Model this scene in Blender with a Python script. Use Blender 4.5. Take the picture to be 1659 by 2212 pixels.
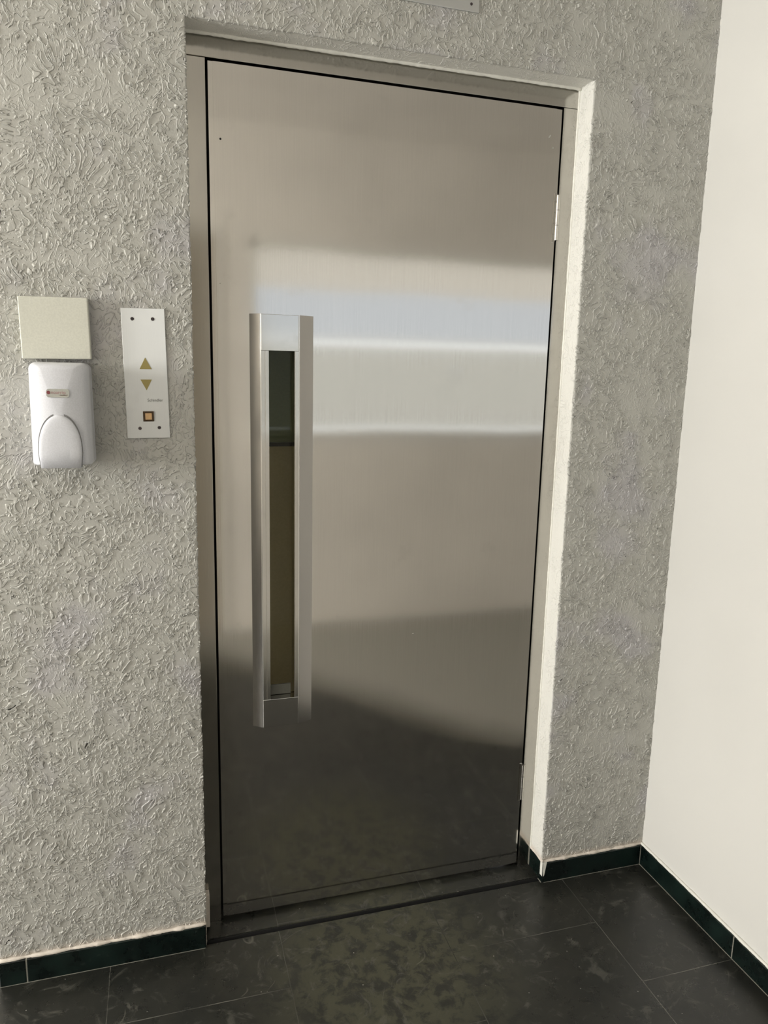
import bpy, bmesh, math, random
from mathutils import Vector, Matrix

# ------------------------------------------------------------------ camera, world, lights, exposure
sc = bpy.context.scene
C = sc.collection
for o in list(bpy.data.objects):
    bpy.data.objects.remove(o)
random.seed(7)

cam_data = bpy.data.cameras.new('camera')
cam = bpy.data.objects.new('camera', cam_data)
C.objects.link(cam)
yaw, pitch, roll = -0.29574, -0.18346, 0.02316
fwd = Vector((-math.sin(yaw) * math.cos(pitch), math.cos(yaw) * math.cos(pitch), math.sin(pitch)))
rt = Vector((math.cos(yaw), math.sin(yaw), 0))
up = rt.cross(fwd)
r2 = rt * math.cos(roll) + up * math.sin(roll)
u2 = up * math.cos(roll) - rt * math.sin(roll)
m = Matrix((r2, u2, -fwd)).transposed().to_4x4()
m.translation = Vector((-0.07496, -1.67888, 1.41131))
cam.matrix_world = m
cam_data.sensor_fit = 'HORIZONTAL'
cam_data.sensor_width = 36.0
cam_data.lens = 36.0 * 1608.0 / 1659.0
cam_data.clip_start = 0.01
sc.camera = cam

sc.view_settings.view_transform = 'Standard'
sc.view_settings.look = 'None'
sc.view_settings.gamma = 1.0
sc.view_settings.use_curve_mapping = False
sc.view_settings.exposure = 0.08

world = bpy.data.worlds.new('daylight')
sc.world = world
world.use_nodes = True
wb = world.node_tree.nodes['Background']
wb.inputs['Color'].default_value = (0.93, 0.97, 1.0, 1)
wb.inputs['Strength'].default_value = 1.6

def area(name, loc, rot, sx, sy, power, col):
    l = bpy.data.lights.new(name, 'AREA')
    l.shape = 'RECTANGLE'
    l.size = sx
    l.size_y = sy
    l.energy = power
    l.color = col
    o = bpy.data.objects.new(name, l)
    C.objects.link(o)
    o.location = loc
    o.rotation_euler = rot
    return o

# daylight falling in through the window of the left wall and the long window of the rear wall
WINL = (-1.45, -0.35, 1.05, 2.20)      # y0, y1, z0, z1 of the left window
area('left_window_daylight', (-3.93, -0.90, 1.66), (0, math.radians(-90), 0), 1.05, 0.95, 162, (1.0, 0.985, 0.945))
# portals only steer the sky sampling towards the two real window openings
p = area('rear_window_portal', (1.425, -2.30, 1.58), (math.radians(90), 0, 0), 2.05, 0.98, 1, (1, 1, 1))
p.data.cycles.is_portal = True

# ------------------------------------------------------------------ dimensions
W, H, D = 0.929, 2.10, 0.068          # door recess: width, height, depth
XR = 1.260                            # right wall
HB = 0.061                            # baseboard height
XL = -0.462                           # free left end of the textured wall
YB = -2.17                            # rear wall
CEIL = 2.62
XWL, XWR = -3.80, 3.0

# ------------------------------------------------------------------ material helpers
def mat(name):
    m = bpy.data.materials.new(name)
    m.use_nodes = True
    nt = m.node_tree
    return m, nt, nt.nodes['Principled BSDF'], nt.nodes['Material Output']

def N(nt, typ, **kw):
    n = nt.nodes.new(typ)
    for k, v in kw.items():
        if k.startswith('i_'):
            n.inputs[k[2:]].default_value = v
        else:
            setattr(n, k, v)
    return n

def math_(nt, op, a, b=None, c=None, clamp=False):
    n = nt.nodes.new('ShaderNodeMath')
    n.operation = op
    n.use_clamp = clamp
    for i, v in enumerate((a, b, c)):
        if v is None:
            continue
        if isinstance(v, (int, float)):
            n.inputs[i].default_value = v
        else:
            nt.links.new(v, n.inputs[i])
    return n.outputs[0]

def remap(nt, v, a, b, c=0.0, d=1.0, smooth=True):
    n = nt.nodes.new('ShaderNodeMapRange')
    n.interpolation_type = 'SMOOTHSTEP' if smooth else 'LINEAR'
    nt.links.new(v, n.inputs['Value'])
    n.inputs['From Min'].default_value = a
    n.inputs['From Max'].default_value = b
    n.inputs['To Min'].default_value = c
    n.inputs['To Max'].default_value = d
    return n.outputs['Result']

def coords(nt, scale=(1, 1, 1), loc=(0, 0, 0)):
    t = nt.nodes.new('ShaderNodeTexCoord')
    mp = nt.nodes.new('ShaderNodeMapping')
    mp.inputs['Scale'].default_value = scale
    mp.inputs['Location'].default_value = loc
    nt.links.new(t.outputs['Object'], mp.inputs['Vector'])
    return mp.outputs['Vector']

def noise(nt, vec, scale, detail=2.0, rough=0.5, dist=0.0):
    n = nt.nodes.new('ShaderNodeTexNoise')
    n.inputs['Scale'].default_value = scale
    n.inputs['Detail'].default_value = detail
    n.inputs['Roughness'].default_value = rough
    n.inputs['Distortion'].default_value = dist
    nt.links.new(vec, n.inputs['Vector'])
    return n

def mixc(nt, fac, a, b):
    n = nt.nodes.new('ShaderNodeMix')
    n.data_type = 'RGBA'
    if isinstance(fac, (int, float)):
        n.inputs[0].default_value = fac
    else:
        nt.links.new(fac, n.inputs[0])
    for i, v in ((6, a), (7, b)):
        if isinstance(v, tuple):
            n.inputs[i].default_value = (*v, 1)
        else:
            nt.links.new(v, n.inputs[i])
    return n.outputs[2]

def bump(nt, bs, h, strength=1.0, dist=0.001):
    b = nt.nodes.new('ShaderNodeBump')
    b.inputs['Strength'].default_value = strength
    b.inputs['Distance'].default_value = dist
    nt.links.new(h, b.inputs['Height'])
    nt.links.new(b.outputs['Normal'], bs.inputs['Normal'])

def plain(name, col, rough=0.5, metal=0.0, bump_s=0.0, bump_scale=200):
    m, nt, b, out = mat(name)
    v = coords(nt)
    n = noise(nt, v, bump_scale, 3)
    c = mixc(nt, remap(nt, n.outputs['Fac'], 0.3, 0.7), tuple(x * 0.95 for x in col), tuple(min(1, x * 1.04) for x in col))
    nt.links.new(c, b.inputs['Base Color'])
    b.inputs['Roughness'].default_value = rough
    b.inputs['Metallic'].default_value = metal
    if bump_s:
        bump(nt, b, n.outputs['Fac'], 1.0, bump_s)
    return m

# ------------------------------------------------------------------ materials
def make_plaster():
    """Scratched worm-pattern render: curling ridges broken by flat patches."""
    m, nt, b, out = mat('worm_textured_render')
    tc = nt.nodes.new('ShaderNodeTexCoord')
    P = tc.outputs['Object']
    # domain warp so the strokes curl
    w = noise(nt, P, 9.0, 2.0)
    sub = N(nt, 'ShaderNodeVectorMath', operation='SUBTRACT')
    nt.links.new(w.outputs['Color'], sub.inputs[0])
    sub.inputs[1].default_value = (0.5, 0.5, 0.5)
    scl = N(nt, 'ShaderNodeVectorMath', operation='SCALE')
    nt.links.new(sub.outputs[0], scl.inputs[0])
    scl.inputs['Scale'].default_value = 0.10
    add = N(nt, 'ShaderNodeVectorMath', operation='ADD')
    nt.links.new(P, add.inputs[0])
    nt.links.new(scl.outputs[0], add.inputs[1])
    mp = nt.nodes.new('ShaderNodeMapping')
    mp.inputs['Scale'].default_value = (1.25, 1, 0.85)
    nt.links.new(add.outputs[0], mp.inputs['Vector'])
    Q = mp.outputs['Vector']
    # ridge family 1: contour lines of a smooth noise (long curling worms)
    n1 = noise(nt, Q, 38.0, 1.0, 0.4)
    s1 = math_(nt, 'SINE', math_(nt, 'MULTIPLY', n1.outputs['Fac'], 34.0))
    r1 = remap(nt, s1, 0.40, 0.92)
    # ridge family 2: finer broken worms
    n2 = noise(nt, Q, 62.0, 1.5, 0.45)
    s2 = math_(nt, 'SINE', math_(nt, 'MULTIPLY', n2.outputs['Fac'], 27.0))
    r2_ = remap(nt, s2, 0.40, 0.92)
    # masks that break the worms up and leave flat areas
    k1 = noise(nt, P, 42.0, 2.0)
    k2 = noise(nt, P, 55.0, 1.0)
    m1 = remap(nt, k1.outputs['Fac'], 0.42, 0.50)
    m2 = remap(nt, k2.outputs['Fac'], 0.56, 0.49)
    kf = noise(nt, P, 8.5, 2.0)
    flat = remap(nt, kf.outputs['Fac'], 0.34, 0.48, 0.35, 1.0)
    h = math_(nt, 'MAXIMUM', math_(nt, 'MULTIPLY', r1, m1), math_(nt, 'MULTIPLY', math_(nt, 'MULTIPLY', r2_, m2), 0.85))
    h = math_(nt, 'MULTIPLY', h, flat)
    # height variation and rough grain
    kv = noise(nt, P, 26.0, 1.0)
    h = math_(nt, 'MULTIPLY', h, remap(nt, kv.outputs['Fac'], 0.3, 0.7, 0.55, 1.15))
    g = noise(nt, P, 260.0, 3.0)
    h = math_(nt, 'ADD', h, math_(nt, 'MULTIPLY', g.outputs['Fac'], 0.16))
    g2 = noise(nt, P, 110.0, 2.0)
    h = math_(nt, 'ADD', h, math_(nt, 'MULTIPLY', g2.outputs['Fac'], 0.20))
    # inside the recess the render is trowelled nearly smooth
    sx = N(nt, 'ShaderNodeSeparateXYZ')
    nt.links.new(P, sx.inputs[0])
    reveal = remap(nt, sx.outputs['Y'], 0.002, 0.010, 1.0, 0.42)
    h = math_(nt, 'MULTIPLY', h, reveal)
    disp = nt.nodes.new('ShaderNodeDisplacement')
    disp.inputs['Midlevel'].default_value = 0.15
    disp.inputs['Scale'].default_value = 0.0026
    nt.links.new(h, disp.inputs['Height'])
    nt.links.new(disp.outputs[0], out.inputs['Displacement'])
    m.displacement_method = 'BOTH'
    # colour: warm grey paint with faint lilac patches; the reveals are lightened, window light put into the colour
    kc = noise(nt, P, 5.0, 3.0)
    c = mixc(nt, remap(nt, kc.outputs['Fac'], 0.52, 0.68), (0.430, 0.424, 0.390), (0.428, 0.417, 0.418))
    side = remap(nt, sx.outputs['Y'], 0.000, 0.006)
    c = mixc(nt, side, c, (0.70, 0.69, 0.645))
    # pinkish grime just above the skirting
    low = remap(nt, sx.outputs['Z'], 0.085, 0.060)
    c = mixc(nt, math_(nt, 'MULTIPLY', low, 0.7), c, (0.56, 0.49, 0.42))
    nt.links.new(c, b.inputs['Base Color'])
    b.inputs['Roughness'].default_value = 0.55
    b.inputs['Specular IOR Level'].default_value = 0.35
    return m

def make_steel(name, base=(0.635, 0.615, 0.580), rough=0.085, wav=0.0010, aniso=0.0, grain=1.0):
    """Stainless steel with a fine vertical grain, slight oil canning and finger smudges."""
    m, nt, b, out = mat(name)
    v = coords(nt, (1400, 1400, 9))
    g = noise(nt, v, 1.0, 2.0)
    v2 = coords(nt)
    big = noise(nt, v2, 2.6, 1.0)
    sm = noise(nt, v2, 9.0, 4.0, 0.6)
    c = mixc(nt, remap(nt, g.outputs['Fac'], 0.3, 0.7), tuple(x * (1 - 0.022 * grain) for x in base), tuple(x * (1 + 0.02 * grain) for x in base))
    sm_f = remap(nt, sm.outputs['Fac'], 0.60, 0.74)
    c = mixc(nt, math_(nt, 'MULTIPLY', sm_f, 0.25), c, tuple(x * 0.82 for x in base))
    nt.links.new(c, b.inputs['Base Color'])
    b.inputs['Metallic'].default_value = 1.0
    r = math_(nt, 'ADD', math_(nt, 'MULTIPLY', sm_f, 0.05), math_(nt, 'MULTIPLY', g.outputs['Fac'], 0.06 * grain))
    r = math_(nt, 'ADD', r, rough - 0.03 * grain)
    nt.links.new(r, b.inputs['Roughness'])
    b.inputs['Anisotropic'].default_value = aniso
    tg = nt.nodes.new('ShaderNodeTangent')
    tg.direction_type = 'RADIAL'
    tg.axis = 'Z'
    nt.links.new(tg.outputs[0], b.inputs['Tangent'])
    hh = math_(nt, 'ADD', math_(nt, 'MULTIPLY', big.outputs['Fac'], wav), math_(nt, 'MULTIPLY', g.outputs['Fac'], 0.0000025 * grain))
    bump(nt, b, hh, 1.0, 1.0)
    return m

def make_floor():
    m, nt, b, out = mat('dark_slate_tiles')
    t = nt.nodes.new('ShaderNodeTexCoord')
    P = t.outputs['Object']
    sx = N(nt, 'ShaderNodeSeparateXYZ')
    nt.links.new(P, sx.inputs[0])
    T = 0.40543
    cmb = N(nt, 'ShaderNodeCombineXYZ')
    nt.links.new(math_(nt, 'ADD', sx.outputs['Y'], 0.1855 + T * 20), cmb.inputs[0])
    nt.links.new(math_(nt, 'ADD', sx.outputs['X'], -0.99099 + T * 20), cmb.inputs[1])
    # slightly wobbly, hair-thin joints
    wn = noise(nt, P, 45.0, 3.0)
    sub = N(nt, 'ShaderNodeVectorMath', operation='SUBTRACT')
    nt.links.new(wn.outputs['Color'], sub.inputs[0])
    sub.inputs[1].default_value = (0.5, 0.5, 0.5)
    sc_ = N(nt, 'ShaderNodeVectorMath', operation='SCALE')
    nt.links.new(sub.outputs[0], sc_.inputs[0])
    sc_.inputs['Scale'].default_value = 0.0022
    ad = N(nt, 'ShaderNodeVectorMath', operation='ADD')
    nt.links.new(cmb.outputs[0], ad.inputs[0])
    nt.links.new(sc_.outputs[0], ad.inputs[1])
    br = nt.nodes.new('ShaderNodeTexBrick')
    br.offset = 0.5
    br.inputs['Scale'].default_value = 1.0
    br.inputs['Brick Width'].default_value = T
    br.inputs['Row Height'].default_value = T
    br.inputs['Mortar Size'].default_value = 0.0011
    br.inputs['Mortar Smooth'].default_value = 0.3
    br.inputs['Color1'].default_value = (0.0, 0.0, 0.0, 1)
    br.inputs['Color2'].default_value = (1, 1, 1, 1)
    nt.links.new(ad.outputs[0], br.inputs['Vector'])
    joint = br.outputs['Fac']
    # stone
    n1 = noise(nt, P, 7.0, 6.0, 0.65)
    n2 = noise(nt, P, 24.0, 7.0, 0.72, 0.4)
    c = mixc(nt, remap(nt, n1.outputs['Fac'], 0.3, 0.7), (0.010, 0.011, 0.0095), (0.020, 0.020, 0.016))
    # trampled olive dust in front of the lift door
    ln = N(nt, 'ShaderNodeVectorMath', operation='DISTANCE')
    st = nt.nodes.new('ShaderNodeMapping')
    st.inputs['Scale'].default_value = (1.0, 0.9, 1.0)
    nt.links.new(P, st.inputs['Vector'])
    nt.links.new(st.outputs[0], ln.inputs[0])
    ln.inputs[1].default_value = (0.42, -0.16, 0.0)
    near = remap(nt, ln.outputs['Value'], 0.40, 0.12)
    dust = math_(nt, 'MULTIPLY', near, remap(nt, n2.outputs["Fac"], 0.40, 0.56, 0.12, 1.0))
    c = mixc(nt, math_(nt, 'MULTIPLY', dust, 0.95), c, (0.055, 0.055, 0.034))
    # pale scuffs everywhere
    n3 = noise(nt, P, 13.0, 5.0, 0.7, 2.0)
    sc1 = remap(nt, n3.outputs['Fac'], 0.54, 0.68)
    c = mixc(nt, math_(nt, 'MULTIPLY', sc1, 0.55), c, (0.085, 0.083, 0.070))
    # curved drag scratches
    n4 = noise(nt, P, 4.5, 1.0, 0.4, 0.6)
    s4 = math_(nt, 'SINE', math_(nt, 'MULTIPLY', n4.outputs['Fac'], 60.0))
    s4 = remap(nt, s4, 0.985, 1.0)
    n5 = noise(nt, P, 15.0, 1.0)
    s4 = math_(nt, 'MULTIPLY', s4, remap(nt, n5.outputs['Fac'], 0.60, 0.70))
    c = mixc(nt, math_(nt, 'MULTIPLY', s4, 0.45), c, (0.14, 0.135, 0.11))
    # crumbs of white grit
    vo = nt.nodes.new('ShaderNodeTexVoronoi')
    vo.inputs['Scale'].default_value = 26.0
    nt.links.new(P, vo.inputs['Vector'])
    grit = remap(nt, vo.outputs['Distance'], 0.045, 0.03)
    c = mixc(nt, math_(nt, 'MULTIPLY', grit, 0.8), c, (0.30, 0.29, 0.26))
    # joints: pale grout away from the threshold, dark dirt in the trampled part
    jn = noise(nt, P, 5.0, 3.0)
    jc = mixc(nt, near, (0.13, 0.127, 0.108), (0.012, 0.012, 0.007))
    c = mixc(nt, math_(nt, 'MULTIPLY', joint, remap(nt, jn.outputs['Fac'], 0.40, 0.58, 0.25, 1.0)), c, jc)
    nt.links.new(c, b.inputs['Base Color'])
    r = remap(nt, n2.outputs['Fac'], 0.3, 0.7, 0.24, 0.40)
    r = math_(nt, 'ADD', r, math_(nt, 'MULTIPLY', near, 0.20))
    nt.links.new(r, b.inputs['Roughness'])
    b.inputs['Specular IOR Level'].default_value = 0.5
    hh = math_(nt, 'SUBTRACT', math_(nt, 'MULTIPLY', n2.outputs['Fac'], 0.5), math_(nt, 'MULTIPLY', joint, 1.0))
    bump(nt, b, hh, 1.0, 0.0009)
    return m

def make_greenstone():
    m, nt, b, out = mat('dark_green_stone')
    P = coords(nt)
    n1 = noise(nt, P, 11.0, 5.0, 0.65)
    n2 = noise(nt, P, 60.0, 4.0, 0.6)
    c = mixc(nt, remap(nt, n1.outputs['Fac'], 0.35, 0.7), (0.0018, 0.0045, 0.004), (0.004, 0.013, 0.0105))
    c = mixc(nt, remap(nt, n2.outputs['Fac'], 0.60, 0.78, 0.0, 0.4), c, (0.05, 0.06, 0.055))
    nt.links.new(c, b.inputs['Base Color'])
    nt.links.new(remap(nt, n1.outputs['Fac'], 0.3, 0.7, 0.22, 0.40), b.inputs['Roughness'])
    bump(nt, b, n2.outputs['Fac'], 1.0, 0.0003)
    return m

M = {}
M['plaster'] = make_plaster()
M['steel'] = make_steel('brushed_steel_sheet')
M['steel_frame'] = make_steel('brushed_steel_frame', (0.48, 0.465, 0.43), 0.14, 0.0006, 0.0)
M['steel_bright'] = make_steel('bright_steel_trim', (0.60, 0.59, 0.56), 0.12, 0.0004, 0.0, 0.4)
M['steel_flank'] = make_steel('dimmed_steel_flank', (0.32, 0.305, 0.285), 0.20, 0.0004, 0.0, 0.4)  # darker copy of the handle steel: the flanks' dimmer reflection put into the colour
M['alu'] = make_steel('brushed_aluminium_plate', (0.57, 0.58, 0.575), 0.47, 0.0002, 0.8, 0.6)
M['floor'] = make_floor()
M['green'] = make_greenstone()
M['cream_wall'] = plain('smooth_cream_paint', (0.665, 0.655, 0.622), 0.55, 0, 0.0006, 1.2)
M['white_wall'] = plain('white_paint', (0.87, 0.84, 0.79), 0.6, 0, 0.0004, 3)
M['grout'] = plain('pale_grout', (0.20, 0.195, 0.165), 0.8)
M['filler'] = plain('smeared_filler', (0.60, 0.545, 0.48), 0.7, 0, 0.001, 130)
M['caulk'] = plain('pale_caulk', (0.74, 0.73, 0.67), 0.5, 0, 0.0006, 90)
M['mid_grey'] = plain('groove_shade_grey', (0.20, 0.20, 0.20), 0.6)
M['black'] = plain('matt_black', (0.006, 0.006, 0.006), 0.8)  # for strips and holes, and for painted shade in door gap and slot
M['white_plastic'] = plain('white_plastic', (0.63, 0.64, 0.68), 0.28, 0, 0.00004, 400)
M['cream_plastic'] = plain('cream_plastic', (0.60, 0.60, 0.525), 0.42, 0, 0.00005, 300)
M['grey_label'] = plain('grey_label_film', (0.42, 0.42, 0.38), 0.4)
M['red_print'] = plain('dull_red_print', (0.20, 0.045, 0.05), 0.5)
M['pink_print'] = plain('pale_red_print', (0.36, 0.19, 0.20), 0.5)
M['brown_print'] = plain('brown_print', (0.12, 0.07, 0.05), 0.5)
M['dark_print'] = plain('dark_grey_print', (0.10, 0.10, 0.085), 0.5)
M['olive_arrow'] = plain('olive_yellow_plastic', (0.30, 0.245, 0.085), 0.35, 0, 0.0001, 900)
M['amber_frame'] = plain('dark_amber_plastic', (0.055, 0.028, 0.008), 0.3)
M['peach_button'] = plain('peach_translucent_plastic', (0.62, 0.40, 0.20), 0.35)
M['dark_screw'] = plain('dark_screw_metal', (0.10, 0.085, 0.09), 0.35, 0.8)
M['hinge'] = plain('polished_hinge_steel', (0.62, 0.60, 0.56), 0.25, 1.0)
M['shaft_green'] = plain('dark_green_cabin_panel', (0.26, 0.30, 0.20), 0.5)
M['shaft_brown'] = plain('brown_cabin_panel', (0.60, 0.50, 0.34), 0.5)
def make_grey_floor():
    m, nt, b, out = mat('matt_grey_floor')
    P = coords(nt)
    sx = N(nt, 'ShaderNodeSeparateXYZ')
    nt.links.new(P, sx.inputs[0])
    n = noise(nt, P, 5.0, 4.0)
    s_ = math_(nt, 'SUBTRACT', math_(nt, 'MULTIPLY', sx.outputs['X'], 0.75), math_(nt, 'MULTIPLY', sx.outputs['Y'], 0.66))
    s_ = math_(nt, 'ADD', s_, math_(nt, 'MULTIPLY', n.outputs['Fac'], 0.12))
    c = mixc(nt, remap(nt, s_, 1.26, 1.58), (0.07, 0.068, 0.055), (0.33, 0.32, 0.29))  # colour fades to dark at the slanted edge, softening its mirrored line
    nt.links.new(c, b.inputs['Base Color'])
    b.inputs['Roughness'].default_value = 0.6
    return m
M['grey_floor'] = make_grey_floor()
M['brown_door'] = plain('brown_grey_painted_wood', (0.37, 0.325, 0.26), 0.45)
M['window_white'] = plain('white_window_paint', (0.85, 0.84, 0.80), 0.35)

def make_pane(name, tint, diffuse=0.0):
    m, nt, b, out = mat(name)
    tr = N(nt, 'ShaderNodeBsdfTransparent')
    tr.inputs[0].default_value = (*tint, 1)
    tl = N(nt, 'ShaderNodeBsdfTranslucent')
    tl.inputs[0].default_value = (*tint, 1)
    gl = N(nt, 'ShaderNodeBsdfGlossy')
    gl.inputs['Roughness'].default_value = 0.05 + 0.3 * diffuse
    fr_ = N(nt, 'ShaderNodeFresnel')
    mx = N(nt, 'ShaderNodeMixShader')
    mx.inputs[0].default_value = diffuse
    nt.links.new(tr.outputs[0], mx.inputs[1])
    nt.links.new(tl.outputs[0], mx.inputs[2])
    m2 = N(nt, 'ShaderNodeMixShader')
    nt.links.new(fr_.outputs[0], m2.inputs[0])
    nt.links.new(mx.outputs[0], m2.inputs[1])
    nt.links.new(gl.outputs[0], m2.inputs[2])
    nt.links.new(m2.outputs[0], out.inputs['Surface'])
    return m

def make_glass(name, tint, rough=0.0):
    m, nt, b, out = mat(name)
    b.inputs['Base Color'].default_value = (*tint, 1)
    b.inputs['Roughness'].default_value = rough
    b.inputs['IOR'].default_value = 1.25
    b.inputs['Transmission Weight'].default_value = 1.0
    return m
M['vision_glass'] = make_glass('olive_tinted_glass', (0.86, 0.87, 0.72), 0.02)
M['window_glass'] = make_pane('blue_tinted_window_glass', (0.75, 0.76, 0.775))
M['frosted_glass'] = make_pane('frosted_window_glass', (0.77, 0.755, 0.715), 0.25)
M['warm_blind'] = make_pane('warm_roller_blind', (0.82, 0.785, 0.73), 0.2)

# ------------------------------------------------------------------ mesh helpers
def box(bm, x0, x1, y0, y1, z0, z1, bev=0.0, seg=2):
    vs = [bm.verts.new((x, y, z)) for x in (x0, x1) for y in (y0, y1) for z in (z0, z1)]
    f = [(0, 1, 3, 2), (4, 6, 7, 5), (0, 4, 5, 1), (2, 3, 7, 6), (0, 2, 6, 4), (1, 5, 7, 3)]
    fs = [bm.faces.new([vs[i] for i in q]) for q in f]
    if bev:
        es = {e for q in fs for e in q.edges}
        bmesh.ops.bevel(bm, geom=list(es), offset=bev, segments=seg, affect='EDGES', profile=0.5)

def prism(bm, pts, y0, y1):
    """pts: (x, z) outline, extruded from y0 to y1."""
    a = [bm.verts.new((x, y0, z)) for x, z in pts]
    c = [bm.verts.new((x, y1, z)) for x, z in pts]
    bm.faces.new(a)
    bm.faces.new(c[::-1])
    n = len(pts)
    for i in range(n):
        bm.faces.new((a[i], c[i], c[(i + 1) % n], a[(i + 1) % n]))

def disc(bm, cx, cz, r, y0, y1, n=20):
    prism(bm, [(cx + r * math.cos(2 * math.pi * i / n), cz + r * math.sin(2 * math.pi * i / n)) for i in range(n)], y0, y1)

def loft(bm, rings, cap=True):
    rr = [[bm.verts.new(p) for p in r] for r in rings]
    n = len(rr[0])
    for a, c in zip(rr, rr[1:]):
        for i in range(n):
            bm.faces.new((a[i], a[(i + 1) % n], c[(i + 1) % n], c[i]))
    if cap:
        bm.faces.new(rr[0][::-1])
        bm.faces.new(rr[-1])

def obj(name, bm, mt, parent=None, smooth=False, loc=None):
    bmesh.ops.recalc_face_normals(bm, faces=bm.faces)
    me = bpy.data.meshes.new(name)
    bm.to_mesh(me)
    bm.free()
    mts = mt if isinstance(mt, (list, tuple)) else [mt]
    for k in mts:
        me.materials.append(M[k])
    o = bpy.data.objects.new(name, me)
    C.objects.link(o)
    if parent is not None:
        o.parent = parent
    if smooth:
        for p in me.polygons:
            p.use_smooth = True
    if loc:
        o.location = loc
    return o

def struct(name, bm, mt, **kw):
    o = obj(name, bm, mt, **kw)
    if kw.get('parent') is None:
        o['kind'] = 'structure'
    return o

def tag(o, label, cat=None, group=None):
    o['label'] = label
    if cat:
        o['category'] = cat
    if group:
        o['group'] = group
    return o

def empty(name, loc):
    o = bpy.data.objects.new(name, None)
    C.objects.link(o)
    o.location = loc
    o.empty_display_size = 0.05
    return o

def writing(name, s, mt, parent, x, z, y, size, align='LEFT', sx=1.0, shear=0.0):
    cu = bpy.data.curves.new(name, 'FONT')
    cu.body = s
    cu.size = size
    cu.align_x = align
    cu.extrude = 0.00008
    cu.shear = shear
    tmp = bpy.data.objects.new(name + '_curve', cu)
    C.objects.link(tmp)
    bpy.context.view_layer.update()
    me = bpy.data.meshes.new_from_object(tmp.evaluated_get(bpy.context.evaluated_depsgraph_get()))
    bpy.data.objects.remove(tmp)
    bpy.data.curves.remove(cu)
    for v in me.vertices:                       # lay it on the wall: x right, z up
        px, py_, pz_ = v.co
        v.co = (x + px * sx, y - pz_, z + py_)
    me.materials.clear()
    me.materials.append(M[mt])
    o = bpy.data.objects.new(name, me)
    C.objects.link(o)
    o.parent = parent
    return o

# ------------------------------------------------------------------ structure: textured wall with the recess
def grid_lines(stops, step):
    out = []
    for a, c in zip(stops, stops[1:]):
        n = max(1, round((c - a) / step))
        out += [a + (c - a) * i / n for i in range(n)]
    return out + [stops[-1]]

def textured_wall():
    step = 0.0030
    gx = grid_lines([XL, 0.0, W, XR + 0.01], step)
    gz = grid_lines([0.0, H, 2.36], step) + grid_lines([2.36, CEIL], 0.02)[1:]
    gy = grid_lines([0.0, D + 0.012], step)
    verts, faces, idx = [], [], {}
    def v(x, y, z):
        k = (round(x, 5), round(y, 5), round(z, 5))
        i = idx.get(k)
        if i is None:
            i = idx[k] = len(verts)
            verts.append(k)
        return i
    e = 1e-6
    for i in range(len(gx) - 1):
        xa, xb = gx[i], gx[i + 1]
        for j in range(len(gz) - 1):
            za, zb = gz[j], gz[j + 1]
            if xa >= -e and xb <= W + e and zb <= H + e:
                continue
            faces.append((v(xa, 0, za), v(xb, 0, za), v(xb, 0, zb), v(xa, 0, zb)))
    for k in range(len(gy) - 1):
        ya, yb = gy[k], gy[k + 1]
        for j in range(len(gz) - 1):
            za, zb = gz[j], gz[j + 1]
            if zb <= H + e:
                faces.append((v(0, ya, za), v(0, ya, zb), v(0, yb, zb), v(0, yb, za)))
                faces.append((v(W, ya, za), v(W, yb, za), v(W, yb, zb), v(W, ya, zb)))
        for i in range(len(gx) - 1):
            xa, xb = gx[i], gx[i + 1]
            if xa >= -e and xb <= W + e:
                faces.append((v(xa, ya, H), v(xb, ya, H), v(xb, yb, H), v(xa, yb, H)))
    # free end of the wall, running back
    yy = [0.0, 0.003, 0.006, 0.01, 0.03, 0.1, 0.3, 0.6, 1.0]
    for k in range(len(yy) - 1):
        for j in range(len(gz) - 1):
            faces.append((v(XL, yy[k], gz[j]), v(XL, yy[k], gz[j + 1]), v(XL, yy[k + 1], gz[j + 1]), v(XL, yy[k + 1], gz[j])))
    me = bpy.data.meshes.new('wall_back')
    me.from_pydata(verts, [], faces)
    # outward normals: front faces -y, left reveal +x, right reveal -x, soffit -z, free end -x
    bm = bmesh.new()
    bm.from_mesh(me)
    for f in bm.faces:
        n = f.normal
        c = f.calc_center_median()
        if abs(n.y) > 0.5:
            bad = n.y > 0
        elif abs(n.z) > 0.5:
            bad = n.z > 0
        elif abs(c.x) < 0.001:
            bad = n.x < 0
        else:
            bad = n.x > 0
        if bad:
            f.normal_flip()
    bm.to_mesh(me)
    bm.free()
    for p in me.polygons:
        p.use_smooth = True
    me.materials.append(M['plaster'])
    o = bpy.data.objects.new('wall_back', me)
    C.objects.link(o)
    o['kind'] = 'structure'
    o['label'] = 'warm grey wall with curling scratched render around the steel door'
    return o
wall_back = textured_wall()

# masonry core behind the render (part of the wall, unseen)
bm = bmesh.new()
box(bm, XL + 0.004, -0.006, 0.006, 0.22, 0.0, CEIL)
box(bm, W + 0.006, XR + 0.1, 0.006, 0.22, 0.0, CEIL)
box(bm, -0.006, W + 0.006, 0.006, 0.22, H + 0.006, CEIL)
obj('masonry_core', bm, 'white_wall', wall_back)

# smooth cream wall on the right: returns into the side hall at y = -0.565
YR = -0.565
bm = bmesh.new()
box(bm, XR, XWR + 0.1, YR, 0.22, -0.05, CEIL)
w_right = struct('wall_right', bm, 'cream_wall')
tag(w_right, 'smooth cream painted wall meeting the textured wall at the corner')
bm = bmesh.new()
box(bm, XWR, XWR + 0.1, YB - 0.1, YR, -0.05, CEIL)
struct('wall_side_hall', bm, 'cream_wall')

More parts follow.
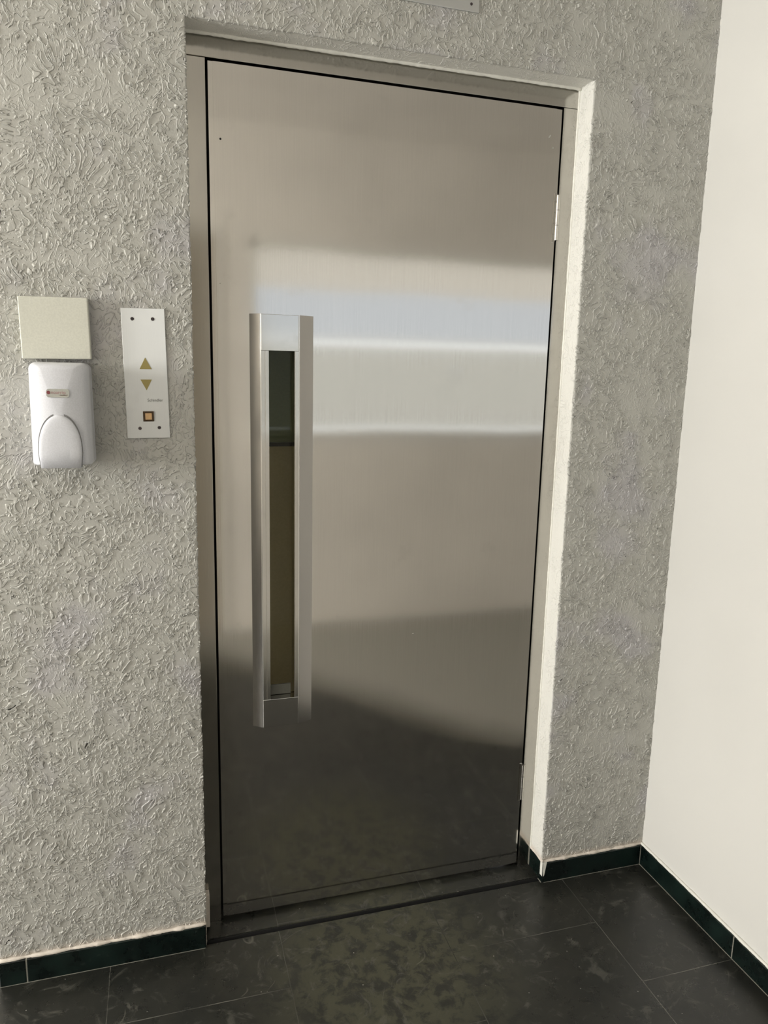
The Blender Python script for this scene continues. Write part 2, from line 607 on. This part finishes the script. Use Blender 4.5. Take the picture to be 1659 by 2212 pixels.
# rear wall with long window and brown door opening
RWX0, RWX1, RWZ0, RWZ1 = 0.40, 2.45, 1.09, 2.07
bm = bmesh.new()
box(bm, XWL - 0.1, -0.62, YB - 0.12, YB, -0.05, CEIL)
box(bm, -0.62, 0.26, YB - 0.12, YB, 2.12, CEIL)
box(bm, 0.26, RWX0, YB - 0.12, YB, -0.05, CEIL)
box(bm, RWX0, RWX1, YB - 0.12, YB, -0.05, RWZ0)
box(bm, RWX0, RWX1, YB - 0.12, YB, RWZ1, CEIL)
box(bm, RWX1, XWR + 0.1, YB - 0.12, YB, -0.05, CEIL)
struct('wall_front', bm, 'white_wall')

# left wall with window, and the passage behind the free wall end
y0, y1, z0, z1 = WINL
bm = bmesh.new()
box(bm, XWL - 0.1, XWL, YB, y0, -0.05, CEIL)
box(bm, XWL - 0.1, XWL, y1, 1.1, -0.05, CEIL)
box(bm, XWL - 0.1, XWL, y0, y1, -0.05, z0)
box(bm, XWL - 0.1, XWL, y0, y1, z1, CEIL)
struct('wall_left', bm, 'white_wall')
bm = bmesh.new()
box(bm, XWL - 0.1, XR + 0.1, 1.0, 1.1, -0.05, CEIL)
struct('wall_passage', bm, 'white_wall')

bm = bmesh.new()
box(bm, XWL - 0.1, XWR + 0.1, YB - 0.12, 1.1, CEIL, CEIL + 0.1)
struct('ceiling', bm, 'white_wall')

# floor: leaves a slot in front of the door sill
bm = bmesh.new()
box(bm, XWL - 0.1, XWR + 0.1, YB - 0.12, 0.0, -0.05, 0.0)
box(bm, XWL - 0.1, XL + 0.004, 0.0, 1.1, -0.05, 0.0)
floor = struct('floor', bm, 'floor')
tag(floor, 'near black slate floor tiles with hairline joints and olive dust')

# lighter, matt grey floor finish behind the viewer; its slanted edge shows mirrored in the door
bm = bmesh.new()
outline = [(-0.10, -1.70), (0.30, -1.50), (0.64, -1.20), (0.86, -0.88), (1.04, -0.66), (1.22, -0.575), (XWR, -0.575), (XWR, YB), (-0.10, YB)]
lo = [bm.verts.new((x, y, -0.01)) for x, y in outline]
hi = [bm.verts.new((x, y, 0.003)) for x, y in outline]
bm.faces.new(lo)
bm.faces.new(hi[::-1])
for i in range(len(outline)):
    j = (i + 1) % len(outline)
    bm.faces.new((lo[i], lo[j], hi[j], hi[i]))
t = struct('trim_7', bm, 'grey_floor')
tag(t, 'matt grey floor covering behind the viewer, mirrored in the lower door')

# ------------------------------------------------------------------ baseboards
def slab_strip(name, pieces, label, grout_pieces):
    bm = bmesh.new()
    for p in pieces:
        box(bm, *p, bev=0.0022, seg=3)
    o = struct(name, bm, 'green')
    tag(o, label)
    if grout_pieces:
        bm = bmesh.new()
        for p in grout_pieces:
            box(bm, *p)
        obj('grout_joint', bm, 'grout', o)
    return o
BT = 0.010
slab_strip('baseboard_left',
           [(XL - 0.002, -0.4075, -BT, 0.0, 0.0, HB), (-0.4055, -0.001, -BT, 0.0, 0.0, HB)],
           'dark green stone skirting under the textured wall left of the door',
           [(-0.4080, -0.4050, -BT + 0.0006, 0.0, 0.0, HB - 0.0006), (XL - 0.002, -0.003, -BT - 0.0006, -BT + 0.0006, 0.0, 0.0008)])
slab_strip('baseboard_back',
           [(W + 0.001, XR - BT, -BT, 0.0, 0.0, HB)],
           'dark green stone skirting between the door recess and the corner',
           [(W + 0.004, XR - BT, -BT - 0.0006, -BT + 0.0006, 0.0, 0.0008)])
slab_strip('baseboard_right',
           [(XR - BT, XR, -0.3835, -0.001, 0.0, HB), (XR - BT, XR, YR, -0.3855, 0.0, HB)],
           'dark green stone skirting along the smooth cream wall',
           [(XR - BT + 0.0006, XR, -0.3860, -0.3830, 0.0, HB - 0.0006), (XR - BT - 0.0012, XR - BT + 0.0006, YR, -0.002, 0.0, 0.0012),
            (XR - BT - 0.0010, XR - BT + 0.0004, -BT - 0.0010, -BT + 0.0004, 0.0, HB)])
slab_strip('baseboard_side_hall', [(XR - BT, XWR, YR - BT, YR, 0.0, HB)],
           'dark green stone skirting round the corner in the side hall', [])
rb = slab_strip('baseboard_recess',
                [(W - 0.003, W + 0.004, -BT, D - 0.001, 0.0, HB)],
                'short paint-smeared skirting return inside the door recess',
                [(W - 0.0042, W - 0.0026, -BT + 0.002, D - 0.001, 0.0, 0.0022), (W - 0.005, W - 0.002, D - 0.003, D - 0.0005, 0.0, HB)])

def smear(bm, path, w, h, step, seed, drip=0.0, wob=0.35):
    """Irregular bead of filler along a straight run; path = (p0, p1, out) out = outward direction."""
    rnd = random.Random(seed)
    p0, p1, outd = Vector(path[0]), Vector(path[1]), Vector(path[2])
    L = (p1 - p0).length
    n = max(2, int(L / step))
    ph = [rnd.uniform(0, 6.28) for _ in range(6)]
    rings = []
    for i in range(n + 1):
        s = i / n * L
        k = 1 + wob * (math.sin(s * 61 + ph[0]) * 0.5 + math.sin(s * 137 + ph[1]) * 0.35 + rnd.uniform(-0.3, 0.3))
        d = drip * max(0, math.sin(s * 43 + ph[2]) * math.sin(s * 19 + ph[3]) + rnd.uniform(-0.2, 0.2))
        c = p0 + (p1 - p0) * (i / n)
        ww, hh = w * max(0.25, k), h * max(0.4, k)
        ring = [c + Vector((0, 0, hh)), c + outd * ww * 0.7 + Vector((0, 0, hh * 0.75)),
                c + outd * ww + Vector((0, 0, hh * 0.1)), c + outd * ww * 0.8 + Vector((0, 0, -0.001 - d)), c + Vector((0, 0, -0.001 - d))]
        rings.append([tuple(p) for p in ring])
    loft(bm, rings)

bm = bmesh.new()
smear(bm, ((XL, 0.001, HB), (0.0, 0.001, HB), (0, -1, 0)), 0.0085, 0.006, 0.004, 3)
t = struct('trim_1', bm, 'filler', smooth=True)
tag(t, 'dirty pinkish filler bead on top of the skirting left of the door')
bm = bmesh.new()
smear(bm, ((W, 0.001, HB), (XR, 0.001, HB), (0, -1, 0)), 0.0085, 0.006, 0.004, 5)
smear(bm, ((W + 0.001, -0.006, HB), (W + 0.001, D, HB), (-1, 0, 0)), 0.0042, 0.006, 0.003, 8, drip=0.012)
t = struct('trim_2', bm, 'filler', smooth=True)
tag(t, 'filler bead on the skirting between door recess and corner')
bm = bmesh.new()
smear(bm, ((XR + 0.001, YR, HB), (XR + 0.001, 0.0, HB), (-1, 0, 0)), 0.0085, 0.005, 0.006, 6, wob=0.15)
t = struct('trim_3', bm, 'caulk', smooth=True)
tag(t, 'pale plaster bead on the skirting along the cream wall')

# white paint run down the recess skirting's front edge
bm = bmesh.new()
prism(bm, [(W - 0.001, 0.064), (W + 0.010, 0.064), (W + 0.008, 0.050), (W + 0.006, 0.036), (W + 0.004, 0.024), (W + 0.001, 0.020), (W - 0.001, 0.03)], -BT - 0.0006, -BT + 0.001)
box(bm, W - 0.0036, W - 0.0028, -BT, -BT + 0.012, 0.022, 0.064)
obj('paint_run', bm, 'caulk', rb)

# caulk bead where soffit and reveals meet the steel frame
bm = bmesh.new()
def bead(p0, p1, r, seed):
    rnd = random.Random(seed)
    p0, p1 = Vector(p0), Vector(p1)
    ax = (p1 - p0).normalized()
    a = Vector((0, 1, 0))
    c = ax.cross(a)
    n = int((p1 - p0).length / 0.006)
    rings = []
    for i in range(n + 1):
        rr = r * (1 + 0.08 * math.sin(i * 0.37 + seed) + rnd.uniform(-0.12, 0.12))
        q = p0 + (p1 - p0) * i / n
        rings.append([tuple(q + a * rr * math.cos(t_) + c * rr * math.sin(t_)) for t_ in [k * math.pi / 4 for k in range(8)]])
    loft(bm, rings)
bead((0.0, D - 0.006, H - 0.001), (W, D - 0.006, H - 0.001), 0.0046, 1)
bead((W, D - 0.001, HB), (W, D - 0.001, H), 0.0032, 2)
bead((0.0, D - 0.001, 0.012), (0.0, D - 0.001, H), 0.0030, 4)
t = struct('trim_4', bm, 'caulk', smooth=True)
tag(t, 'pale caulk bead between the plaster reveals and the steel frame')

# bit of bare plaster core at the lower left jamb
bm = bmesh.new()
box(bm, -0.002, 0.012, 0.045, D - 0.0005, 0.012, 0.105, bev=0.002)
t = struct('trim_5', bm, 'filler')
tag(t, 'small dab of filler at the foot of the left door jamb')

# ------------------------------------------------------------------ the steel landing door
JL, JR, ZT, ZS = 0.0420, 0.8895, 2.0549, 0.0160
door = empty('door_1', ((JL + JR) / 2, D, 0.0))
door['kind'] = 'structure'
tag(door, 'brushed stainless steel lift door with a narrow glass slot')
DO = Vector(door.location)
def dpart(name, bm, mt, parent=None, smooth=False):
    for v in bm.verts:
        v.co -= DO
    return obj(name, bm, mt, parent or door, smooth)

# frame: two jambs and a head, each with a folded return
bm = bmesh.new()
box(bm, -0.004, JL, D, D + 0.06, 0.004, ZT, bev=0.0012)
o = dpart('door_jamb', bm, 'steel_frame')
bm = bmesh.new()
box(bm, JR, W + 0.004, D, D + 0.06, 0.004, ZT, bev=0.0012)
o = dpart('door_jamb', bm, 'steel_frame')
bm = bmesh.new()
box(bm, -0.004, W + 0.004, D, D + 0.06, ZT + 0.0007, H + 0.004, bev=0.0012)
o = dpart('door_head', bm, 'steel_frame')
# black strips added behind the gap to paint its deep shade
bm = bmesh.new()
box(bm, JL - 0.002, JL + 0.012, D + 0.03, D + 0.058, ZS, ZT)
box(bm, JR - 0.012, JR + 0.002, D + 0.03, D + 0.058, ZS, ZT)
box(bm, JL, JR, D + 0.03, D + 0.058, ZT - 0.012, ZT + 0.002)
o = dpart('gap_shade', bm, 'black')

# leaf with slot for the glass
LX0, LX1, LZ0, LZ1 = JL + 0.0052, JR - 0.0040, ZS + 0.002, ZT - 0.0052
SX0, SX1, SZ0, SZ1 = 0.1690, 0.2300, 0.6128, 1.4570
LB = D + 0.028
bm = bmesh.new()
box(bm, LX0, SX0 - 0.004, D + 0.0012, LB, LZ0, LZ1)
box(bm, SX1 + 0.004, LX1, D + 0.0012, LB, LZ0, LZ1)
box(bm, SX0 - 0.004, SX1 + 0.004, D + 0.0012, LB, SZ1, LZ1)
box(bm, SX0 - 0.004, SX1 + 0.004, D + 0.0012, LB, LZ0, SZ0 - 0.004)
leaf = dpart('door_leaf', bm, 'steel')
# face sheet wrapped on the leaf, stopping short of both long edges
FX0, FX1 = 0.0575, 0.8700
bm = bmesh.new()
def sheet(x0, x1, z0, z1):
    box(bm, x0, x1, D - 0.0004, D + 0.0014, z0, z1)
sheet(FX0, SX0 - 0.004, LZ0, LZ1)
sheet(SX1 + 0.004, FX1, LZ0, LZ1)
sheet(SX0 - 0.004, SX1 + 0.004, SZ1, LZ1)
sheet(SX0 - 0.004, SX1 + 0.004, LZ0, SZ0 - 0.004)
bmesh.ops.remove_doubles(bm, verts=bm.verts, dist=1e-5)
face = dpart('face_sheet', bm, 'steel', leaf)
# emergency key hole
bm = bmesh.new()
disc(bm, 0.0712, 1.8985, 0.0022, D - 0.0008, D - 0.0003)
o = dpart('key_hole', bm, 'black', leaf)
# dent
bm = bmesh.new()
prism(bm, [(0.541, 0.7485), (0.545, 0.7492), (0.5462, 0.7475), (0.5425, 0.747)], D - 0.0006, D - 0.0003)
for cx, cz, a, b_ in ((0.855, 1.986, 0.0045, 0.0015), (0.8655, 1.961, 0.0018, 0.0016), (0.0655, 1.60, 0.0012, 0.0012)):
    pts = []
    for i in range(12):
        t_ = 2 * math.pi * i / 12
        px_, pz_ = a * math.cos(t_), b_ * math.sin(t_)
        pts.append((cx + px_ * 0.6 - pz_ * 0.8, cz + px_ * 0.8 + pz_ * 0.6))
    prism(bm, pts, D - 0.0006, D - 0.0003)
o = dpart('scuff_mark', bm, 'grey_label', leaf)

# vertical pull handle: raised trapezoid channel framing the glass
HX0, HX1 = 0.1285, 0.2760
TX0, TX1 = 0.1510, 0.2400
HZ0, HZ1 = 0.5400, 1.5380
YH = D - 0.0175
bm = bmesh.new()
# two long side cheeks (sloping flank + flat top strip + channel wall)
def cheek(side):
    if side < 0:
        prof = [(HX0, D - 0.0002), (TX0, YH), (SX0 + 0.001, YH), (SX0 + 0.001, D + 0.020), (HX0 + 0.001, D + 0.001)]
    else:
        prof = [(HX1, D - 0.0002), (TX1, YH), (SX1 - 0.001, YH), (SX1 - 0.001, D + 0.020), (HX1 - 0.001, D + 0.001)]
    a = [bm.verts.new((x, y, HZ0)) for x, y in prof]
    c = [bm.verts.new((x, y, HZ1)) for x, y in prof]
    bm.faces.new(a)
    bm.faces.new(c[::-1])
    n = len(prof)
    for i in range(n):
        bm.faces.new((a[i], a[(i + 1) % n], c[(i + 1) % n], c[i]))
cheek(-1)
cheek(1)
es = [e for e in bm.edges if abs(e.verts[0].co.y - YH) < 1e-5 and abs(e.verts[1].co.y - YH) < 1e-5 and abs(e.verts[0].co.z - e.verts[1].co.z) > 0.5]
bmesh.ops.bevel(bm, geom=es, offset=0.0012, segments=2, affect='EDGES')
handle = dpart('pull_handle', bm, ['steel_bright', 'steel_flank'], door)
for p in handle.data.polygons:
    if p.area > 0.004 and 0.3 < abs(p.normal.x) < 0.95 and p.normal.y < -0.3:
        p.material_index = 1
tag(handle, 'long raised steel pull handle framing the glass slot')
# added bright strips stand in for the channel edges catching the light
bm = bmesh.new()
box(bm, SX0 - 0.0085, SX0 - 0.0070, YH - 0.0010, YH + 0.001, SZ0, SZ1)
box(bm, SX1 - 0.0006, SX1 + 0.0012, YH - 0.0012, D + 0.012, SZ0, SZ1)
o = dpart('edge_glint', bm, 'hinge', handle)
for nm, a, c in (('end_cap', SZ1, HZ1 - 0.0005), ('end_cap', HZ0 + 0.0005, SZ0)):
    bm = bmesh.new()
    box(bm, TX0 + 0.0012, TX1 - 0.0012, YH - 0.0012, D + 0.02, a, c, bev=0.0008)
    dpart(nm, bm, 'steel_bright', handle)
# glass and what carries it
bm = bmesh.new()
box(bm, SX0, SX1, D + 0.012, D + 0.017, SZ0, SZ1)
glass = dpart('glass_pane', bm, 'vision_glass', door)
tag(glass, 'narrow dark olive glass pane in the door')
bm = bmesh.new()
box(bm, SX0 + 0.001, SX1 - 0.006, D + 0.0065, D + 0.0115, 0.6135, 0.640, bev=0.001)
dpart('glass_clip', bm, 'dark_print', glass)

# hinges
for z0_, z1_ in ((1.7475, 1.8547), (0.2214, 0.3287)):
    hx = JR - 0.0015
    bm = bmesh.new()
    n = 3
    for k in range(n):
        a = z0_ + (z1_ - z0_) * k / n + 0.0006
        c = z0_ + (z1_ - z0_) * (k + 1) / n - 0.0006
        r = 0.0046
        rings = []
        for z in (a, c):
            rings.append([(hx + r * math.cos(2 * math.pi * i / 16), D - 0.0015 + r * math.sin(2 * math.pi * i / 16), z) for i in range(16)])
        loft(bm, rings)
    hg = dpart('hinge', bm, 'hinge')
    bm = bmesh.new()
    box(bm, hx - 0.0105, hx - 0.003, D - 0.0012, D + 0.002, z0_ - 0.004, z1_ + 0.004, bev=0.0004)
    for k in range(4):
        zz = z0_ + (z1_ - z0_) * (k + 0.6) / 4.2
        disc(bm, hx - 0.0072, zz, 0.0016, D - 0.0020, D - 0.001, 10)
    box(bm, hx + 0.003, hx + 0.009, D - 0.0008, D + 0.002, z0_, z1_, bev=0.0003)
    dpart('hinge_plate', bm, 'steel_frame', hg)

# sill slab, and black boxes that paint the shade in the slot before it
bm = bmesh.new()
box(bm, -0.006, W + 0.006, 0.0115, D + 0.10, -0.05, 0.0065, bev=0.0012)
sill = struct('trim_6', bm, 'floor')
tag(sill, 'dusty dark stone sill under the steel door')
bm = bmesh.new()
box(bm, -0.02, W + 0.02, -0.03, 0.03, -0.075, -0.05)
box(bm, -0.004, W + 0.004, 0.0100, 0.0117, -0.05, 0.0030)  # black face so the slot reads as shade
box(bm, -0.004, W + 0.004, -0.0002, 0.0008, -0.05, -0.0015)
o = obj('slot_shade', bm, 'black', sill)

# ------------------------------------------------------------------ lift cabin behind the glass
cabin = empty('lift_cabin', (0.46, 0.45, 0.0))
tag(cabin, 'dim olive and brown lift interior seen through the glass slot', 'lift cabin')
CO = Vector(cabin.location)
def cpart(name, bm, mt):
    for v in bm.verts:
        v.co -= CO
    return obj(name, bm, mt, cabin)
bm = bmesh.new()
box(bm, 0.02, 0.90, 0.235, 0.25, 1.2290, 2.3)
cpart('upper_panel', bm, 'shaft_green')
bm = bmesh.new()
box(bm, 0.02, 0.90, 0.232, 0.25, 0.03, 1.2260)
cpart('lower_panel', bm, 'shaft_brown')
bm = bmesh.new()
box(bm, 0.02, 0.90, 0.228, 0.235, 1.2220, 1.2320)
cpart('dividing_strip', bm, 'black')

# ------------------------------------------------------------------ wall fixtures left of the door
def lean(o, deg):
    o.rotation_euler = (0, math.radians(deg), 0)

# cream blank plate
plate = empty('blank_cover', (-0.2672, 0.0, 1.4860))
tag(plate, 'square cream plastic blank cover on the wall above the soap dispenser', 'cover plate')
bm = bmesh.new()
s = 0.0645
box(bm, -s, s, -0.024, -0.0005, -0.0605, 0.0605, bev=0.0022, seg=3)
obj('cover', bm, 'cream_plastic', plate)
bm = bmesh.new()
box(bm, -s + 0.004, s - 0.004, -0.003, 0.001, -0.0565, 0.0565)
obj('back_box', bm, 'cream_plastic', plate)
lean(plate, -0.9)

# soap dispenser
DX, DZ = -0.2605, 1.2160
disp = empty('soap_dispenser', (DX, 0.0, DZ))
tag(disp, 'white plastic soap dispenser with arched push lever on the textured wall', 'soap dispenser')
def rr_ring(w0, w1, z0, z1, r, y, n=8):
    """rounded rectangle: half width w0 at the bottom, w1 at the top."""
    pts = []
    for cx, cz, a0 in ((w0 - r * 0.45, z0 + r * 0.45, -90), (w1 - r, z1 - r, 0), (-(w1 - r), z1 - r, 90), (-(w0 - r * 0.45), z0 + r * 0.45, 180)):
        rr = r * 0.45 if cz < (z0 + z1) / 2 else r
        for i in range(n + 1):
            t_ = math.radians(a0 + 90 * i / n)
            pts.append((cx + rr * math.cos(t_), y, cz + rr * math.sin(t_)))
    return pts
bm = bmesh.new()
rings = []
for y, dw, dz in ((0.0, 0.0, 0), (-0.012, 0.0, 0), (-0.013, 0.0016, 0.001), (-0.016, 0.0016, 0.001), (-0.017, 0.0, 0.0), (-0.060, 0.0012, 0.001),
                  (-0.080, 0.0028, 0.003), (-0.088, 0.0052, 0.005), (-0.093, 0.0085, 0.008), (-0.0955, 0.0130, 0.012)):
    rings.append(rr_ring(0.0575 - dw, 0.0560 - dw, 0.0 + dz * 0.35, 0.2035 - dz, 0.014, y))
# gently domed front
rings = [[(x, y + (0.016 * (x / 0.057) ** 2 if y < -0.07 else 0.0), z) for x, y, z in r_] for r_ in rings]
last = rings[-1]
for k in (0.96, 0.9, 0.8, 0.65, 0.5, 0.35, 0.2, 0.08):
    rings.append([(x * k, -0.0955 - 0.0030 * (1 - k * k) + 0.016 * (x * k / 0.057) ** 2, 0.1 + (z - 0.1) * k) for x, y, z in last])
loft(bm, rings)
body = obj('housing', bm, 'white_plastic', disp, smooth=True)
def arch(k, wb, hgt, z0, n=28):
    pts = [(-wb * k * 0.93, z0), ]
    for i in range(n + 1):
        t_ = math.pi * i / n
        x = -wb * k * math.cos(t_)
        z = z0 + 0.028 + (hgt - 0.028) * k * math.sin(t_) ** 0.86
        pts.append((x, z))
    pts.append((wb * k * 0.93, z0))
    return pts
bm = bmesh.new()
a0 = arch(1.035, 0.0395, 0.1035, -0.0005)
prism(bm, a0, -0.0955, -0.0979)  # solid grey rim paints the shade of the groove round the lever
obj('lever_gap_shade', bm, 'mid_grey', disp)
bm = bmesh.new()
rings = []
for k, y in ((1.0, -0.0900), (1.0, -0.0990), (0.975, -0.1012), (0.93, -0.1026), (0.80, -0.1038), (0.45, -0.1050)):
    rings.append([(x, y, z) for x, z in arch(k, 0.0395, 0.1035, -0.0015)])
loft(bm, rings)
obj('push_lever', bm, 'white_plastic', disp, smooth=True)
# oval label with writing
LBX, LBZ, LBY = 0.0005, 0.1440, -0.0990
bm = bmesh.new()
pts = []
hw, hh, r = 0.0205, 0.0080, 0.0045
for cx, cz, a0_ in ((hw - r, -hh + r, -90), (hw - r, hh - r, 0), (-hw + r, hh - r, 90), (-hw + r, -hh + r, 180)):
    for i in range(7):
        t_ = math.radians(a0_ + 15 * i)
        pts.append((LBX + cx + r * math.cos(t_), LBZ + cz + r * math.sin(t_)))
prism(bm, pts, LBY, LBY + 0.004)
lab = obj('name_label', bm, 'grey_label', disp)
bm = bmesh.new()
disc(bm, LBX - 0.0165, LBZ + 0.0012, 0.0033, LBY - 0.0003, LBY, 24)
obj('red_dot', bm, 'red_print', lab)
writing('lettering', 'noarrio', 'pink_print', lab, LBX - 0.0122, LBZ - 0.0012, LBY - 0.0001, 0.0088)
writing('lettering', 'medikal', 'brown_print', lab, LBX + 0.0035, LBZ - 0.0050, LBY - 0.0001, 0.0045)
lean(disp, 0.0)

# call panel
PX, PZ = -0.0970, 1.3990
panel = empty('call_panel', (PX, -0.001, PZ))
tag(panel, 'narrow aluminium lift call plate with two arrows and a square button', 'lift call panel')
bm = bmesh.new()
box(bm, -0.0435, 0.0435, -0.0035, 0.004, -0.1350, 0.1350, bev=0.0008)
obj('face_plate', bm, 'alu', panel)
for sx_, sz_ in ((-0.0215, 0.1130), (0.0190, 0.1135), (-0.0175, -0.1135), (0.0220, -0.1125)):
    bm = bmesh.new()
    disc(bm, sx_, sz_, 0.0036, -0.0040, -0.003, 20)
    scw = obj('screw', bm, 'dark_screw', panel)
    bm = bmesh.new()
    box(bm, sx_ - 0.0026, sx_ + 0.0026, -0.0043, -0.0038, sz_ - 0.0005, sz_ + 0.0005)
    obj('screw_slot', bm, 'black', scw)
bm = bmesh.new()
prism(bm, [(-0.0122, 0.0105), (0.0122, 0.0105), (0.0, 0.0345)], -0.0041, -0.003)
tag(obj('up_arrow', bm, 'olive_arrow', panel), 'olive triangle pointing up')
bm = bmesh.new()
prism(bm, [(-0.0115, -0.0110), (0.0, -0.0335), (0.0115, -0.0110)], -0.0041, -0.003)
tag(obj('down_arrow', bm, 'olive_arrow', panel), 'olive triangle pointing down')
bm = bmesh.new()
box(bm, -0.0100, 0.0120, -0.0075, -0.003, -0.0990, -0.0775, bev=0.0006)
btn = obj('call_button', bm, 'amber_frame', panel)
bm = bmesh.new()
box(bm, -0.0055, 0.0080, -0.0083, -0.0070, -0.0950, -0.0815, bev=0.0005)
obj('button_cap', bm, 'peach_button', btn)
writing('lettering', 'Schindler', 'dark_print', panel, 0.0005, -0.0570, -0.0037, 0.0086)
lean(panel, -0.9)

# metal indicator plate above the door
ind = empty('indicator_plate', (0.46, -0.001, 2.2390))
tag(ind, 'grey metal cover plate set in the render above the door', 'cover plate')
bm = bmesh.new()
box(bm, -0.167, 0.167, -0.0028, 0.003, -0.0445, 0.0445, bev=0.0006)
obj('face_plate', bm, 'cover_metal' if 'cover_metal' in M else 'alu', ind)
for sx_ in (-0.148, 0.148):
    for sz_ in (-0.0295, 0.0295):
        bm = bmesh.new()
        disc(bm, sx_, sz_, 0.0030, -0.0036, -0.002, 16)
        obj('screw', bm, 'dark_screw', ind)

# ------------------------------------------------------------------ rear wall: window and brown door (seen mirrored in the steel)
bm = bmesh.new()
y_f = YB - 0.03
def fr(x0, x1, z0, z1, pr=0.02):
    box(bm, x0, x1, y_f - 0.03, y_f + pr + 0.01, z0, z1, bev=0.002)
fr(RWX0, RWX1, RWZ1 - 0.04, RWZ1)
fr(RWX0, RWX0 + 0.03, RWZ0, RWZ1)
fr(RWX1 - 0.03, RWX1, RWZ0, RWZ1)
win = struct('window_1', bm, 'window_white')
tag(win, 'long window behind the viewer, mirrored in the steel door')
bm = bmesh.new()
box(bm, RWX0 - 0.01, RWX1 + 0.01, y_f - 0.03, YB + 0.030, RWZ0 - 0.020, RWZ0 + 0.008, bev=0.003)
obj('window_sill', bm, 'window_white', win)
bm = bmesh.new()
box(bm, RWX0, RWX1, y_f - 0.03, YB + 0.012, 1.594, 1.604, bev=0.003)
obj('window_rail', bm, 'window_white', win)
bm = bmesh.new()
box(bm, RWX0 + 0.03, RWX1 - 0.03, y_f - 0.012, y_f - 0.008, 1.600, 1.84)
obj('glass_pane', bm, 'window_glass', win)
bm = bmesh.new()
box(bm, RWX0 + 0.03, RWX1 - 0.03, y_f - 0.012, y_f - 0.008, RWZ0 + 0.026, 1.562)
obj('glass_pane', bm, 'frosted_glass', win)
bm = bmesh.new()
box(bm, RWX0 + 0.03, RWX1 - 0.03, y_f + 0.002, y_f + 0.004, 1.84, RWZ1 - 0.04)
obj('roller_blind', bm, 'warm_blind', win)

bm = bmesh.new()
box(bm, -0.585, 0.225, YB - 0.06, YB - 0.02, 0.004, 2.085, bev=0.002)
for z0_, z1_ in ((0.15, 0.95), (1.10, 1.95)):
    box(bm, -0.47, 0.11, YB - 0.024, YB - 0.014, z0_, z1_, bev=0.004)
d2 = struct('door_2', bm, 'brown_door')
bm = bmesh.new()
box(bm, -0.62, -0.587, YB - 0.08, YB + 0.008, 0.0, 2.12)
box(bm, 0.227, 0.26, YB - 0.08, YB + 0.008, 0.0, 2.12)
box(bm, -0.587, 0.227, YB - 0.08, YB + 0.008, 2.087, 2.12)
obj('door_frame', bm, 'window_white', d2)
bm = bmesh.new()
box(bm, -0.55, -0.43, YB + 0.022, YB + 0.034, 1.02, 1.04, bev=0.004)
box(bm, -0.55, -0.53, YB - 0.022, YB + 0.03, 1.02, 1.04)
obj('door_handle', bm, 'hinge', d2)

# left window frame with a crossbar
y0, y1, z0, z1 = WINL
bm = bmesh.new()
xf = XWL - 0.06
for a in ((y0, y1, z0, z0 + 0.04), (y0, y1, z1 - 0.04, z1), (y0, y0 + 0.04, z0, z1), (y1 - 0.04, y1, z0, z1)):
    box(bm, xf - 0.02, xf + 0.03, a[0], a[1], a[2], a[3], bev=0.003)
w2 = struct('window_2', bm, 'window_white')
bm = bmesh.new()
box(bm, xf - 0.02, XWL + 0.04, y0 - 0.01, y1 + 0.01, z0 - 0.025, z0, bev=0.003)
obj('window_sill', bm, 'window_white', w2)
